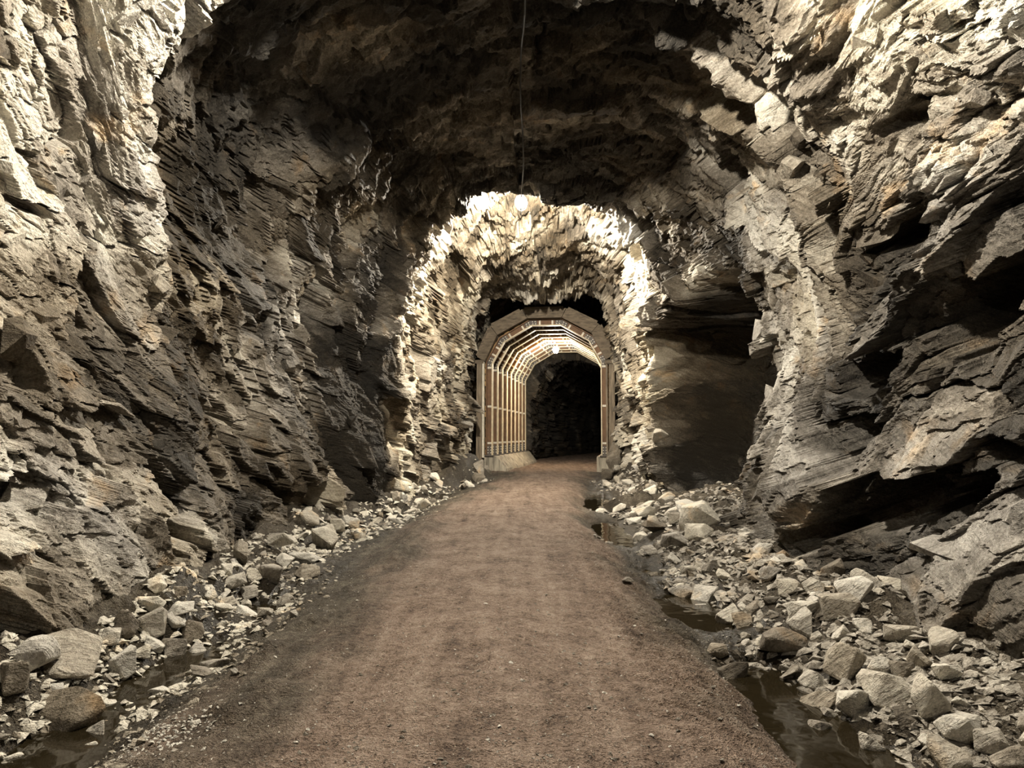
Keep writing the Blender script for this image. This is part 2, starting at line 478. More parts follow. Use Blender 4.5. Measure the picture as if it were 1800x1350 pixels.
def simple(name, col, rough=.7, metal=0.0, noise=None, bump=None):
    m, nt, bs = newmat(name); n = N(nt)
    pos = n.n('ShaderNodeNewGeometry').outputs['Position']
    if noise:
        sc, k, stretch = noise
        v = n.mapr(pos, (0, 0, 0), stretch)
        f = n.noise(v, sc, 6, .62, .3)
        lo = tuple(c * (1 - k) for c in col); hi = tuple(min(1, c * (1 + k)) for c in col)
        nt.links.new(n.ramp(f, [(.3, lo), (.7, hi)]), bs.inputs['Base Color'])
        if bump: nt.links.new(n.bump(f, bump), bs.inputs['Normal'])
    else:
        bs.inputs['Base Color'].default_value = (*col, 1)
    bs.inputs['Roughness'].default_value = rough
    bs.inputs['Metallic'].default_value = metal
    return m
M_TIMBER = simple('weathered_timber', (.19, .150, .105), .85, 0, (2.2, .55, (6, 6, .7)), .02)
M_TIMBER_H = simple('weathered_arch_timber', (.135, .105, .072), .85, 0, (2.6, .55, (1, 5, 5)), .02)
M_LAG = simple('lagging_board', (.40, .25, .105), .8, 0, (3, .4, (5, .4, 5)), .01)
M_WEB = simple('rust_brown_steel', (.150, .078, .036), .7, 0, (3, .35, (1, 1, 1)))
M_FLANGE = simple('dusty_lamplit_flange', (.66, .56, .38), .6, 0, (4, .25, (1, 1, 1)))  # cream of lamp light on the inner flanges painted over dusty steel
M_SPLICE = simple('dark_splice_plate', (.085, .07, .058), .6, 0, (5, .3, (1, 1, 1)))
M_PALE = simple('pale_paint_and_lit_edge', (.66, .60, .49), .6, 0, (6, .2, (1, 1, 1)))
M_CONC = simple('stained_concrete', (.36, .32, .25), .85, 0, (2.2, .75, (3, 3, .3)), .02)
M_CABLE = simple('black_cable', (.010, .009, .008), .6)
M_BLACK = simple('dark_fitting', (.03, .028, .025), .5)

def water_material():
    m, nt, bs = newmat('ditch_water'); n = N(nt)
    pos = n.n('ShaderNodeNewGeometry').outputs['Position']
    bs.inputs['Base Color'].default_value = (.016, .012, .006, 1)
    bs.inputs['Roughness'].default_value = .04
    bs.inputs['IOR'].default_value = 1.33
    nt.links.new(n.bump(n.noise(pos, 3, 2), .006), bs.inputs['Normal'])
    return m
M_WATER = water_material()

def glow_material(name, strength):
    m = bpy.data.materials.new(name); m.use_nodes = True
    nt = m.node_tree; nt.nodes.clear()
    out = nt.nodes.new('ShaderNodeOutputMaterial'); e = nt.nodes.new('ShaderNodeEmission')
    e.inputs[0].default_value = (*LAMP_COL, 1); e.inputs[1].default_value = strength
    nt.links.new(e.outputs[0], out.inputs[0])
    return m

# ------------------------------------------------------------------ rock shell
n_wall, n_ceil = 600, 230
uL = np.linspace(0, U_SPLIT, n_wall)
uC = np.linspace(U_SPLIT, ARC - U_SPLIT, n_ceil)
uR = np.linspace(ARC - U_SPLIT, ARC, n_wall)
PL, tL, gL, nL = shell(uL)
PC, tC, gC, nC = shell(uC)
PR, tR, gR, nR = shell(uR)
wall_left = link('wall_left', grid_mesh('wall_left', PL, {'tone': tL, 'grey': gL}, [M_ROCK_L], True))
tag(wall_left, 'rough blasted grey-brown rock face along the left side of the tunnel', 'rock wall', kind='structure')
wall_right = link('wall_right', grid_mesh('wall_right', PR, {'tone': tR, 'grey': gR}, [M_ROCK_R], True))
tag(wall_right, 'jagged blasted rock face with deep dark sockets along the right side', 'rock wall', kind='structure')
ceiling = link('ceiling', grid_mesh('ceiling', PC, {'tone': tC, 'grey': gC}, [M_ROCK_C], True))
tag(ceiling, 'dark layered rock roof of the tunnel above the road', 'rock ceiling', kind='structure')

# ------------------------------------------------------------------ floor
def rc_f(y):      # road centre line
    return cx_f(y) - .12 * (1 - sm(14, 30, y))

POOL_L = [(3.2, 7.1), (7.6, 9.2), (16, 23)]
POOL_R = [(3.4, 6.6), (7.2, 9.4), (10.0, 11.4), (12.6, 17.0), (18.2, 23.5)]
def pools(y, lst): return sum(box(y, a + .25, b - .25, .25) for a, b in lst)

def floor_z(x, y):
    x = np.asarray(x, float); y = np.asarray(y, float)
    rc = rc_f(y); xr = x - rc
    inn = sm(31.5, 33.5, y)                       # inside the supported section
    z = .035 * (1 - (xr / 1.8) ** 2) * (np.abs(xr) < 1.8)
    rut = -.035 * np.exp(-((np.abs(xr + .05) - .82) / .28) ** 2)
    z = z + rut + .030 * fbm(x * 1.1, y * .5, 801, 4) + .020 * fbm(x * 5, y * 3, 811, 4, .6) + .022 * fbm(x * 7, y * .6, 816, 3) * (np.abs(xr) < 1.7) + .012 * fbm(x * 15, y * 11, 818, 3, .6)
    # transverse grader ripples on the right shoulder
    rip = np.sin((y + .55 * x + .25 * fbm(x * 1.2, y * 1.2, 821, 2)) * 2 * math.pi / .23)
    z = z + .020 * rip * box(xr, .95, 1.75, .25) * box(y, 4, 14, 1.5)
    z = z + .13 * np.maximum(0, fbm(x * 2.6, y * 1.0, 826, 4, .6) + .05) * box(xr + .25 * fbm(x * 0 + 2, y * .5, 827, 2), -1.75, -1.1, .25) * box(y, 3, 16, 2)
    z = z + .05 * np.maximum(0, fbm(x * 5, y * 3.2, 828, 3, .6)) * (1 - box(xr, -1.2, 1.1, .3))
    nz = fbm(x * .8, y * .45, 831, 4)
    lf = (1 - inn)
    dl = np.exp(-((xr + 2.62 + .3 * nz) / .42) ** 2)
    dr = np.exp(-((xr - 2.0 + .25 * nz) / .44) ** 2)
    depthl = .03 + .15 * pools(y, POOL_L) + .06 * vn(y * .9, x * 0 + 3.3, 841); depthr = .04 + .16 * pools(y, POOL_R) + .06 * vn(y * .9, x * 0 + 7.7, 851)
    z = z - lf * (depthl * dl + depthr * dr)
    z = z - lf * .17 * sm(.8, 2.1, xr) - lf * .14 * sm(.9, 2.4, -xr)
    # banks of debris against the walls
    lo = rc - cx_f(y)
    dwl = xr + lo + wl_f(y); dwr = wr_f(y) + 2.1 * box(y, 13.5, 19.15, .3) - (xr + lo)
    near = 1 - sm(9, 12, y)
    foot = FOOT_L * box(y, 3.0, 17.5, 1.2); footr = FOOT_R * box(y, 3, 12.8, 1.0)
    dwl = dwl - foot; dwr = dwr - footr
    pw = .85 + .25 * nz
    pr = 1.3 + .35 * nz + 2.0 * box(y, 13.2, 19.5, .8) - .5 * sm(20, 24, y)
    bl = (1 - sm(0.05, pw, dwl)); br = (1 - sm(.15, pr, dwr))
    port = box(y, 27.5, 32.9, 1.2)
    hl = .30 + .35 * nz + .65 * port
    hr = .24 + .30 * nz + .34 * box(y, 12.5, 19, 1.5) + .45 * port
    lump = .16 * fbm(x * 2.4, y * 1.6, 861, 3)
    z = z + lf * (bl * (hl + lump) + br * (hr + lump))
    out = np.maximum(bl, br) * lf
    z = z + .09 * fbm(x * 6, y * 5, 871, 3) * np.clip(out * 1.5 + .6 * lf * np.maximum(dl, dr), 0, 1)
    return z

_den = np.where(_yy < 3.0, 6.0, np.where(_yy < 33, 900.0 / np.maximum(_yy, 3.2) ** 1.7, np.where(_yy < 50, 4.0, 1.5)))
_cum = np.concatenate([[0], np.cumsum((_den[1:] + _den[:-1]) / 2 * np.diff(_yy))])
FY = np.interp(np.linspace(0, _cum[-1], 520), _cum, _yy)
fx = np.linspace(-1, 1, 400)
fx = 3.2 * fx + 4.0 * np.sign(fx) * np.abs(fx) ** 3.0
FX, FYY = np.meshgrid(fx, FY, indexing='ij')
FXX = FX + rc_f(FYY)
FZ = floor_z(FXX, FYY)
roadm = (1 - sm(.9, 2.0, FX + .7 * fbm(FXX * 1.5, FYY * .7, 881, 4, .6))) * sm(-2.0, -.75, FX + .8 * fbm(FXX * 1.5, FYY * .5, 891, 4, .6))
roadm = np.maximum(roadm, sm(33, 34.5, FYY))
wetm = np.clip(1.1 * box(FX, -3.1, -2.0, .3) + 1.1 * box(FX, 1.75, 2.5, .18), 0, 1) * (.75 + .9 * fbm(FXX, FYY * .6, 895, 3)) * (1 - sm(31, 33, FYY))
floor = link('floor', grid_mesh('floor', np.stack([FXX, FYY, FZ], -1), {'road': roadm, 'wet': np.clip(wetm, 0, 1)}, [M_FLOOR], True))
tag(floor, 'packed brown gravel road with muddy ditches and debris banks', 'ground', kind='structure')

def ground_hit(px, py):
    """where a sight line of the photograph meets the ground"""
    a = (px - 900) / FPX; b = (675 - py) / FPX
    d = Vector((a, math.cos(PITCH) - b * math.sin(PITCH), math.sin(PITCH) + b * math.cos(PITCH)))
    t = np.linspace(2.5, 60, 6000)
    x = d.x * t; y = d.y * t; z = EYE + d.z * t
    g = floor_z(x, y)
    k = np.argmax(z < g)
    return float(x[k]), float(y[k]), float(g[k]), float(t[k])

# end of the tunnel far beyond the supported section
mb = MB(); mb.box((5, 74.2, -1), (20, 74.6, 8))
eb = mb.build('wall_back', M_ROCK_C); tag(eb, 'unlit rock closing the far end of the tunnel', 'rock wall', kind='structure')

_ml = (PL[:, :, 2] > -.1) & (PL[:, :, 2] < .6); _mr = (PR[:, :, 2] > -.1) & (PR[:, :, 2] < .6)
_xl = np.where(_ml, PL[:, :, 0], -9).max(0); _xr = np.where(_mr, PR[:, :, 0], 19).min(0)
def foot_l(y): return float(np.interp(y, YS, _xl))
def foot_r(y): return float(np.interp(y, YS, _xr))

# ------------------------------------------------------------------ stone shapes
def stone_mesh(name, seed, mat, npts=15, bevel=.05, flat=1.0):
    r = random.Random(seed)
    bm = bmesh.new()
    ax = (1.0, r.uniform(.62, .9), r.uniform(.38, .62) * flat)
    for i in range(npts):
        v = Vector((r.gauss(0, 1), r.gauss(0, 1), r.gauss(0, 1))).normalized()
        k = max(abs(v.x), abs(v.y), abs(v.z))
        v = v.lerp(v / k, .65) * r.uniform(.72, 1.0)
        bm.verts.new((v.x * ax[0], v.y * ax[1], v.z * ax[2]))
    res = bmesh.ops.convex_hull(bm, input=bm.verts)
    for v in [v for v in bm.verts if not v.link_faces]: bm.verts.remove(v)
    bmesh.ops.dissolve_limit(bm, angle_limit=math.radians(9), verts=bm.verts, edges=bm.edges)
    if bevel:
        bmesh.ops.bevel(bm, geom=list(bm.edges), offset=bevel, segments=1, affect='EDGES', clamp_overlap=True)
    bmesh.ops.triangulate(bm, faces=bm.faces)
    bmesh.ops.recalc_face_normals(bm, faces=bm.faces)
    # scale so that the longest half axis is 1
    me = bpy.data.meshes.new(name); bm.to_mesh(me); bm.free()
    me.materials.append(mat)
    return me

STONES = [stone_mesh('stone', 100 + i, M_STONE, 13 + i % 5) for i in range(14)]
STONES_D = [stone_mesh('dark_stone', 300 + i, M_STONE_D, 13 + i % 5) for i in range(8)]
SLABS = [stone_mesh('slab', 500 + i, M_STONE, 14, .04, .5) for i in range(6)]
BLOCKS_ = [stone_mesh('rock_block', 700 + i, M_BLOCK, 11, .0, 1.2) for i in range(12)]

def put_stone(name, me, loc, size, rot, label, cat='stone', group=None):
    o = bpy.data.objects.new(name, me); C.objects.link(o)
    o.location = loc; o.scale = size; o.rotation_euler = rot
    tag(o, label, cat, group)
    return o

# blocks standing out of the walls, parts of the rock faces
def wall_blocks(wall, P, Nn, T, G, count, seed, ylo, yhi):
    r = random.Random(seed)
    jj = [j for j in range(P.shape[1]) if ylo < YS[j] < yhi]
    for k in range(count):
        # even in the picture rather than in depth
        t = r.random(); y = 1 / ((1 - t) / ylo + t / yhi)
        j = int(np.argmin(np.abs(YS - y))); i = r.randrange(20, P.shape[0] - 10)
        p = Vector(P[i, j]); nn = Vector(Nn[i, j])
        if p.z < .2: continue
        s = r.uniform(.10, .30) * (1.0 + .02 * y)
        o = bpy.data.objects.new('rock_block', r.choice(BLOCKS_)); C.objects.link(o); o.parent = wall
        o.location = p + nn * (s * .42)
        o.color = (float(T[i, j]), float(G[i, j]), 0, 1)
        o.scale = (s * r.uniform(.8, 1.5), s * r.uniform(.7, 1.1), s * r.uniform(.7, 1.2))
        o.rotation_euler = (r.uniform(-.6, .6) + (-.7 if wall is wall_left else .7), r.uniform(-.5, .5), r.uniform(-.5, .5) + math.pi / 2)
wall_blocks(wall_left, PL, nL, tL, gL, 80, 21, 5.2, 31)
wall_blocks(wall_right, PR, nR, tR, gR, 110, 22, 5.2, 31)
wall_blocks(ceiling, PC, nC, tC, gC, 30, 23, 18.5, 31.5)

# ------------------------------------------------------------------ supported section: steel arch ribs with timber
PANG = math.radians(8.6)
PD = Vector((math.sin(PANG), math.cos(PANG), 0)); PRT = Vector((math.cos(PANG), -math.sin(PANG), 0))
PO = Vector(((960.5 - 900) / FPX * 34.0, 34.0, 0))
PBASE = .72
NODES = [(-2.40, PBASE), (-2.40, 4.80), (-1.87, 5.74), (-.65, 6.45), (.65, 6.45), (1.87, 5.74), (2.40, 4.80), (2.40, PBASE)]
WEB = .30          # radial depth of a rib
def off_nodes(nodes, d):
    out = []
    for i, (u, z) in enumerate(nodes):
        if i == 0 or i == len(nodes) - 1:
            out.append((u + math.copysign(d, u), z)); continue
        p = Vector(nodes[i - 1]); q = Vector((u, z)); r = Vector(nodes[i + 1])
        d1 = (q - p).normalized(); d2 = (r - q).normalized()
        n1 = Vector((-d1.y, d1.x)); n2 = Vector((-d2.y, d2.x))
        b = (n1 + n2).normalized(); k = d / max(.3, b.dot(n1))
        out.append((u + b.x * k, z + b.y * k))
    return out
IN = NODES; OUT = off_nodes(NODES, WEB)
SEGN = len(NODES) - 1

def quad_prism(mbd, a, b, c, d, y0, y1):
    v = [(p[0], y0, p[1]) for p in (a, b, c, d)] + [(p[0], y1, p[1]) for p in (a, b, c, d)]
    mbd.add(v, [(0, 1, 2, 3), (7, 6, 5, 4), (0, 4, 5, 1), (1, 5, 6, 2), (2, 6, 7, 3), (3, 7, 4, 0)])

def lerp2(a, b, t): return (a[0] + (b[0] - a[0]) * t, a[1] + (b[1] - a[1]) * t)

def rib_meshes():
    parts = []
    fl = .045; hw = .13
    IN2 = off_nodes(NODES, fl); OUT2 = off_nodes(NODES, WEB - fl)
    for i in range(SEGN):
        m = MB(); quad_prism(m, IN2[i], IN2[i + 1], OUT2[i + 1], OUT2[i], -.012, .012)
        parts.append(('web', mesh_from('web', m.v, m.f, M_WEB)))
        m = MB(); quad_prism(m, IN[i], IN[i + 1], IN2[i + 1], IN2[i], -hw, hw)
        parts.append(('inner_flange', mesh_from('inner_flange', m.v, m.f, M_FLANGE)))
        m = MB(); quad_prism(m, OUT2[i], OUT2[i + 1], OUT[i + 1], OUT[i], -hw, hw)
        parts.append(('outer_flange', mesh_from('outer_flange', m.v, m.f, M_WEB)))
        # pale stiffener bars on the web
        a, b = Vector(NODES[i]), Vector(NODES[i + 1]); L = (b - a).length; d = (b - a) / L; n = Vector((-d.y, d.x))
        if i in (0, SEGN - 1):
            ts = [.13, .53, .955] if i == 0 else [.045, .47, .87]
        else:
            ts = [.34 / L + .02, 1 - .34 / L - .02]
        for t in ts:
            c = a + d * (L * t); w = .045 if i in (0, SEGN - 1) else .04
            p0 = c + n * (fl + .015); p1 = c + n * (WEB - fl - .015)
            m = MB(); quad_prism(m, p0 - d * w, p0 + d * w, p1 + d * w, p1 - d * w, -.05, -.012)
            parts.append(('stiffener', mesh_from('stiffener', m.v, m.f, M_PALE)))
    bolts = MB()
    def bolt(c):
        n6 = 6; r = .026
        v = [(c[0] + r * math.cos(k * math.pi / 3), -.055, c[1] + r * math.sin(k * math.pi / 3)) for k in range(n6)]
        v += [(p[0], -.02, p[2]) for p in v]
        bolts.add(v, [tuple(range(6))] + [(k, (k + 1) % 6, 6 + (k + 1) % 6, 6 + k) for k in range(6)])
    for j in range(1, SEGN):
        q = Vector(NODES[j]); p = Vector(NODES[j - 1]); r = Vector(NODES[j + 1])
        d1 = (p - q).normalized(); d2 = (r - q).normalized()
        i0, o0 = Vector(IN2[j]), Vector(OUT2[j])
        for d, nn in ((d1, Vector((d1.y, -d1.x))), (d2, Vector((-d2.y, d2.x)))):
            e0 = i0 + d * .27 if True else 0
            o1 = o0 + d * .31
            m = MB(); quad_prism(m, i0, e0, o1, o0, -.024, -.0125)
            parts.append(('splice_plate', mesh_from('splice_plate', m.v, m.f, M_SPLICE)))
            for s in (.08, .20):
                for h in (.28, .74):
                    c = i0.lerp(o0, h) + d * (s + .02 * h)
                    bolt(c)
    for u in (-1, 1):
        x0 = u * 2.40; x1 = u * (2.40 + WEB)
        a, b = min(x0, x1), max(x0, x1)
        m = MB(); quad_prism(m, (a + .045, PBASE), (b - .045, PBASE), (b - .045, PBASE + .42), (a + .045, PBASE + .42), -.024, -.0125)
        parts.append(('base_gusset', mesh_from('base_gusset', m.v, m.f, M_SPLICE)))
        m = MB(); m.box((a - .06, -.18, PBASE - .05), (b + .06, .18, PBASE))
        parts.append(('base_plate', mesh_from('base_plate', m.v, m.f, M_SPLICE)))
        for zz in (.10, .22, .34):
            for tt in (.30, .70):
                bolt((a + (b - a) * tt, PBASE + zz))
    parts.append(('bolts', mesh_from('bolts', bolts.v, bolts.f, M_PALE)))
    return parts
RIB = rib_meshes()
order = ['nearest of the row, framed by the timber arch', 'second from the timber arch', 'third from the timber arch', 'fourth from the timber arch',
         'fifth from the timber arch', 'sixth from the timber arch', 'seventh from the timber arch', 'second farthest of the row', 'farthest of the row, against the dark']
for k in range(9):
    p = PO + PD * (1.4 * k)
    e = empty('steel_arch_rib', p, -PANG)
    tag(e, 'bolted brown steel arch rib, ' + order[k], 'steel arch', 'steel arch ribs of the supported section')
    web = None
    for nm, me in RIB:
        o = link(nm, me, web if nm == 'stiffener' else e)
        if nm == 'web': web = o
        if nm == 'bolts': o['kind'] = 'stuff'

# lagging boards behind the ribs
lag = empty('timber_lagging', PO, -PANG); tag(lag, 'golden brown board lagging behind the steel arch ribs', 'lagging')
L0 = off_nodes(NODES, WEB + .012); L1 = off_nodes(NODES, WEB + .062)
rr = random.Random(5)
for i in range(SEGN):
    a0, a1, b0, b1 = Vector(L0[i]), Vector(L0[i + 1]), Vector(L1[i]), Vector(L1[i + 1])
    nb = max(3, int(round((a1 - a0).length / .27)))
    for j in range(nb):
        t0, t1 = j / nb + .006, (j + 1) / nb - .006
        m = MB(); quad_prism(m, a0.lerp(a1, t0), a0.lerp(a1, t1), b0.lerp(b1, t1), b0.lerp(b1, t0), .02 + rr.uniform(-.1, .1), 11.3)
        m.build('board', M_LAG, lag)

# weathered timber frame in front
tf = empty('timber_portal_frame', PO - PD * .42, -PANG); tag(tf, 'weathered timber arch frame around the mouth of the steel ribs', 'timber frame')
TI = [(-2.68, 4.86), (-2.12, 6.02), (-.78, 6.74), (.74, 6.74), (2.02, 6.04), (2.64, 4.86)]
TO = [(-3.02, 5.05), (-2.42, 6.42), (-1.0, 7.14), (.94, 7.14), (2.36, 6.42), (3.0, 5.05)]
for i in range(5):
    m = MB(); n_ = 6
    quad_prism(m, lerp2(TI[i], TI[i + 1], .006), lerp2(TI[i], TI[i + 1], .994), lerp2(TO[i], TO[i + 1], .994), lerp2(TO[i], TO[i + 1], .006), -.16 + .02 * (i % 2), .2)
    m.build('arch_beam', M_TIMBER_H, tf)
    # second layer of planks on the outer edge
    m = MB()
    q0, q1 = lerp2(TO[i], TO[i + 1], .04), lerp2(TO[i], TO[i + 1], .93)
    d = (Vector(q1) - Vector(q0)).normalized(); nn = Vector((-d.y, d.x)) * .10
    quad_prism(m, q0, q1, (q1[0] + nn.x, q1[1] + nn.y), (q0[0] + nn.x, q0[1] + nn.y), -.08, .3)
    m.build('cover_plank', M_TIMBER_H, tf)
for u0, u1, zb, zt, nm in ((-3.06, -2.80, -.1, 4.78, 'post'), (2.74, 3.02, -.1, 4.66, 'post')):
    m = MB()
    quad_prism(m, (u0, zb), (u1, zb), (u1 - .01, zt), (u0 + .03, zt), -.14, .16)
    m.build(nm, M_TIMBER, tf)
m = MB(); quad_prism(m, (-2.79, PBASE - .1), (-2.70, PBASE - .1), (-2.70, 4.84), (-2.79, 4.84), -.13, .05); m.build('edge_strip', M_PALE, tf)  # lamplit inner edge of the left post put in as a pale strip
m = MB(); quad_prism(m, (2.63, PBASE - .1), (2.71, PBASE - .1), (2.71, 4.84), (2.63, 4.84), -.10, .05); m.build('edge_strip', M_TIMBER, tf)
m = MB(); quad_prism(m, (2.58, 4.66), (3.55, 4.70), (3.52, 4.86), (2.6, 4.86), -.15, .15); m.build('cap_block', M_TIMBER_H, tf)
m = MB(); quad_prism(m, (-3.14, 4.76), (-2.72, 4.76), (-2.72, 4.92), (-3.10, 4.92), -.15, .15); m.build('cap_block', M_TIMBER_H, tf)

# concrete kerb under the left posts, and the plinth on the right
clab = ['first, below the front steel rib', 'second from the front', 'third from the front', 'fourth from the front', 'fifth from the front', 'last before the dark']
for k in range(6):
    y0 = -.08 + k * 1.95; y1 = y0 + 1.88; jx = .03 * math.sin(k * 2.3)
    m = MB()
    pts = [(-2.95, -.15), (-1.72 + jx, -.15), (-1.80 + jx, .12), (-2.22 + jx * .5, PBASE - .06), (-2.95, PBASE - .06)]
    n5 = len(pts); v = [(p[0], y0, p[1]) for p in pts] + [(p[0], y1, p[1]) for p in pts]
    m.add(v, [tuple(range(n5)), tuple(range(n5, 2 * n5))[::-1]] + [(i, n5 + i, n5 + (i + 1) % n5, (i + 1) % n5) for i in range(n5)])
    o = m.build('concrete_kerb', M_CONC); o.location = PO; o.rotation_euler = (0, 0, -PANG)
    tag(o, 'sloped stained concrete kerb block under the left ribs, ' + clab[k], 'kerb', 'concrete kerb blocks under the ribs')
m = MB(); m.box((2.2, -.08, -.2), (2.95, 11.6, PBASE - .06))
o = m.build('concrete_plinth', M_CONC); o.location = PO; o.rotation_euler = (0, 0, -PANG)
tag(o, 'concrete footing behind rubble under the right posts', 'footing')

# ------------------------------------------------------------------ lamps and cable
def ico(r, sub=2):
    bm = bmesh.new(); bmesh.ops.create_icosphere(bm, subdivisions=sub, radius=r)
    v = [tuple(x.co) for x in bm.verts]; f = [tuple(q.index for q in fc.verts) for fc in bm.faces]; bm.free()
    return v, f

def hanging_lamp(key, label, top, bulbs=1):
    x, y, z, s = LAMPS[key]
    e = empty('hanging_lamp', (x, y, z)); tag(e, label, 'lamp', 'bare lamps hung along the tunnel roof')
    v, f = ico(BULB_R, 2)
    v = [(p[0], p[1], p[2] * 1.15) for p in v]
    b = link('bulb', mesh_from('bulb', v, f, glow_material('lamp_glow_' + key, s)), e); b['label'] = 'glowing white bulb'
    m = MB(); m.tube([(0, 0, BULB_R * 1.1), (0, 0, BULB_R * 1.1 + .05), (0, 0, BULB_R * 1.1 + .13)], [.06, .055, .03], 10); sk = m.build('socket', M_BLACK, e)
    m = MB(); m.tube([(0, 0, BULB_R * 1.1 + .12), (.01, 0, (top - z) * .5 + .1), (0, 0, top - z)], .012, 6); m.build('cord', M_CABLE, sk)
    for k in range(4):
        t = k * math.pi / 2 + .4; g = MB()
        R = BULB_R * 1.35
        g.tube([(R * .4 * math.cos(t), R * .4 * math.sin(t), BULB_R * 1.3)] + [(R * math.cos(t) * math.cos(q), R * math.sin(t) * math.cos(q), R * 1.2 * math.sin(q)) for q in (.9, .4, 0, -.5, -1.0, -1.5)], .005, 4)
        g.build('guard_wire', M_BLACK, e)
    return e
hanging_lamp('mid', 'glowing bare lamp hanging from the rock roof before the timbered section', 9.0)
hanging_lamp('far', 'glowing lamp hanging inside the steel arches', 6.5)
hanging_lamp('near', 'lamp above the camera lighting the near rock faces', 8.0)
hanging_lamp('behind', 'lamp in the tunnel behind the camera', 7.4)

# cable slung along the roof
cab = MB(); pts = []
for y in np.linspace(-8, 19.3, 60):
    zt = float(H_f(np.clip(y, -8, 18.6))) - .32 - .05 * math.sin(y * 2.1)
    pts.append((0.02 + .012 * y + .03 * math.sin(y * .9), y, min(zt, 7.55)))
pts += [(.24, 19.8, 7.62), (.24, 20.0, 7.98)]
cab.tube(pts, .014, 6)
tag(cab.build('power_cable', M_CABLE), 'thin black cable slung along the rock roof to the lamp', 'cable')

# ------------------------------------------------------------------ ditch water
def puddle(y0, y1, side, half, lab, z):
    n_ = 24; v = []; f = []
    r = random.Random(int(y0 * 10) + (3 if side > 0 else 9))
    for i in range(n_ + 1):
        t = i / n_; y = y0 + (y1 - y0) * t
        c = float(rc_f(y)) + (1.98 if side > 0 else -2.62)
        h = half
        v += [(c - h, y, z), (c + h, y, z)]
        if i: f.append((2 * i - 2, 2 * i - 1, 2 * i + 1, 2 * i))
    o = link('puddle', mesh_from('puddle', v, f, M_WATER)); tag(o, lab, 'puddle', 'puddles in the ditches')
puddle(*POOL_L[0], -1, .62, 'dark puddle in the left ditch beside the large flat-topped slab', -.235)
puddle(*POOL_L[1], -1, .62, 'small puddle left of the road below the standing shards', -.235)
puddle(*POOL_L[2], -1, .62, 'distant puddle at the left road edge below the bright rock', -.235)
puddle(*POOL_R[0], 1, .6, 'nearest puddle in the right ditch', -.27)
puddle(*POOL_R[1], 1, .6, 'puddle in the right ditch beside the rippled shoulder', -.27)
puddle(*POOL_R[2], 1, .6, 'small dark puddle between stones in the right ditch', -.27)
puddle(*POOL_R[3], 1, .65, 'long still puddle right of the road reflecting bright rock', -.26)
puddle(*POOL_R[4], 1, .75, 'farthest dark puddle on the right before the portal', -.25)

# ------------------------------------------------------------------ rubble: single stones placed where they lie
placed = []
SHORT = {'large pale flat-topped slab': 'large flat-topped left slab', 'brown boulder in shade': 'brown shaded left boulder', 'pale pointed block': 'pale pointed block on the left',
         'dark-sided block': 'dark-sided block on the left', 'rusty brown streaked block': 'rusty streaked block', 'pale rounded stone on top': 'rounded stone atop the near left pile',
         'tall leaning shard': 'tall leaning shard', 'upright pointed shard': 'upright pointed shard', 'tilted pale slab': 'tilted pale left slab',
         'thin overhanging slab': 'thin overhanging left slab', 'grey elongated block': 'grey elongated left block', 'large pale block at the wall foot': 'large pale block before the narrowing',
         'rounded grey boulder': 'rounded grey right boulder', 'long tilted slab': 'long tilted right slab', 'large smooth grey boulder': 'large smooth right boulder',
         'broad pale boulder low': 'broad pale low boulder', 'big rough boulder': 'big rough bottom boulder', 'ridged grey block': 'ridged block by the puddle',
         'bright flat-faced stone': 'bright flat-faced right stone', 'broad pale stone leaning': 'broad leaning right stone', 'pointed upright stone': 'pointed upright right stone',
         'rounded pale stone standing': 'rounded stone by the right ditch', 'tall brown slab': 'tall brown upright slab', 'dark wet stone': 'dark wet ditch stone',
         'pale jagged stone': 'jagged stone at the waterline', 'bright rounded stone': 'bright rounded bank stone', 'large pale boulder at the mouth': 'boulder at the alcove mouth',
         'largest boulder on the heap': 'largest alcove boulder', 'dark flat-faced stone': 'dark stone below the alcove', 'pale angular block in the upper': 'angular block atop the right pile',
         'pale blocky stone': 'blocky stone atop the right pile', 'split pale stone': 'split stone in the right pile'}
MARKS = []
def stone_at(px, py, wpx, hpx, label, kind='s', tilt=(0, 0), rz=None, seed=0, lift=.35):
    for full, short in SHORT.items():
        if label.startswith(full): MARKS.append(((px, py), 'the ' + short))
    r = random.Random(px * 7 + py + seed)
    x, y, z, t = ground_hit(px, py + hpx * .35)
    sx = wpx / 2 / FPX * t; sz = hpx / 2 / FPX * t
    me = r.choice({'s': STONES, 'd': STONES_D, 'f': SLABS}[kind])
    zz = max(abs(v.co.z) for v in me.vertices); yy = max(abs(v.co.y) for v in me.vertices); xx = max(abs(v.co.x) for v in me.vertices)
    dep = (sx + sz) * .5
    if y < 31: x = min(max(x, foot_l(y) + sx * .8), foot_r(y) - sx * .8); z = float(floor_z(x, y))
    o = put_stone('stone', me, (x, y + dep * .3, z + sz * (1 - lift)), (sx / xx, dep * 1.05 / yy, sz / zz), (tilt[0], tilt[1], rz if rz is not None else r.uniform(-.35, .35)), label)
    placed.append((x, y, max(sx, dep)))
    return o

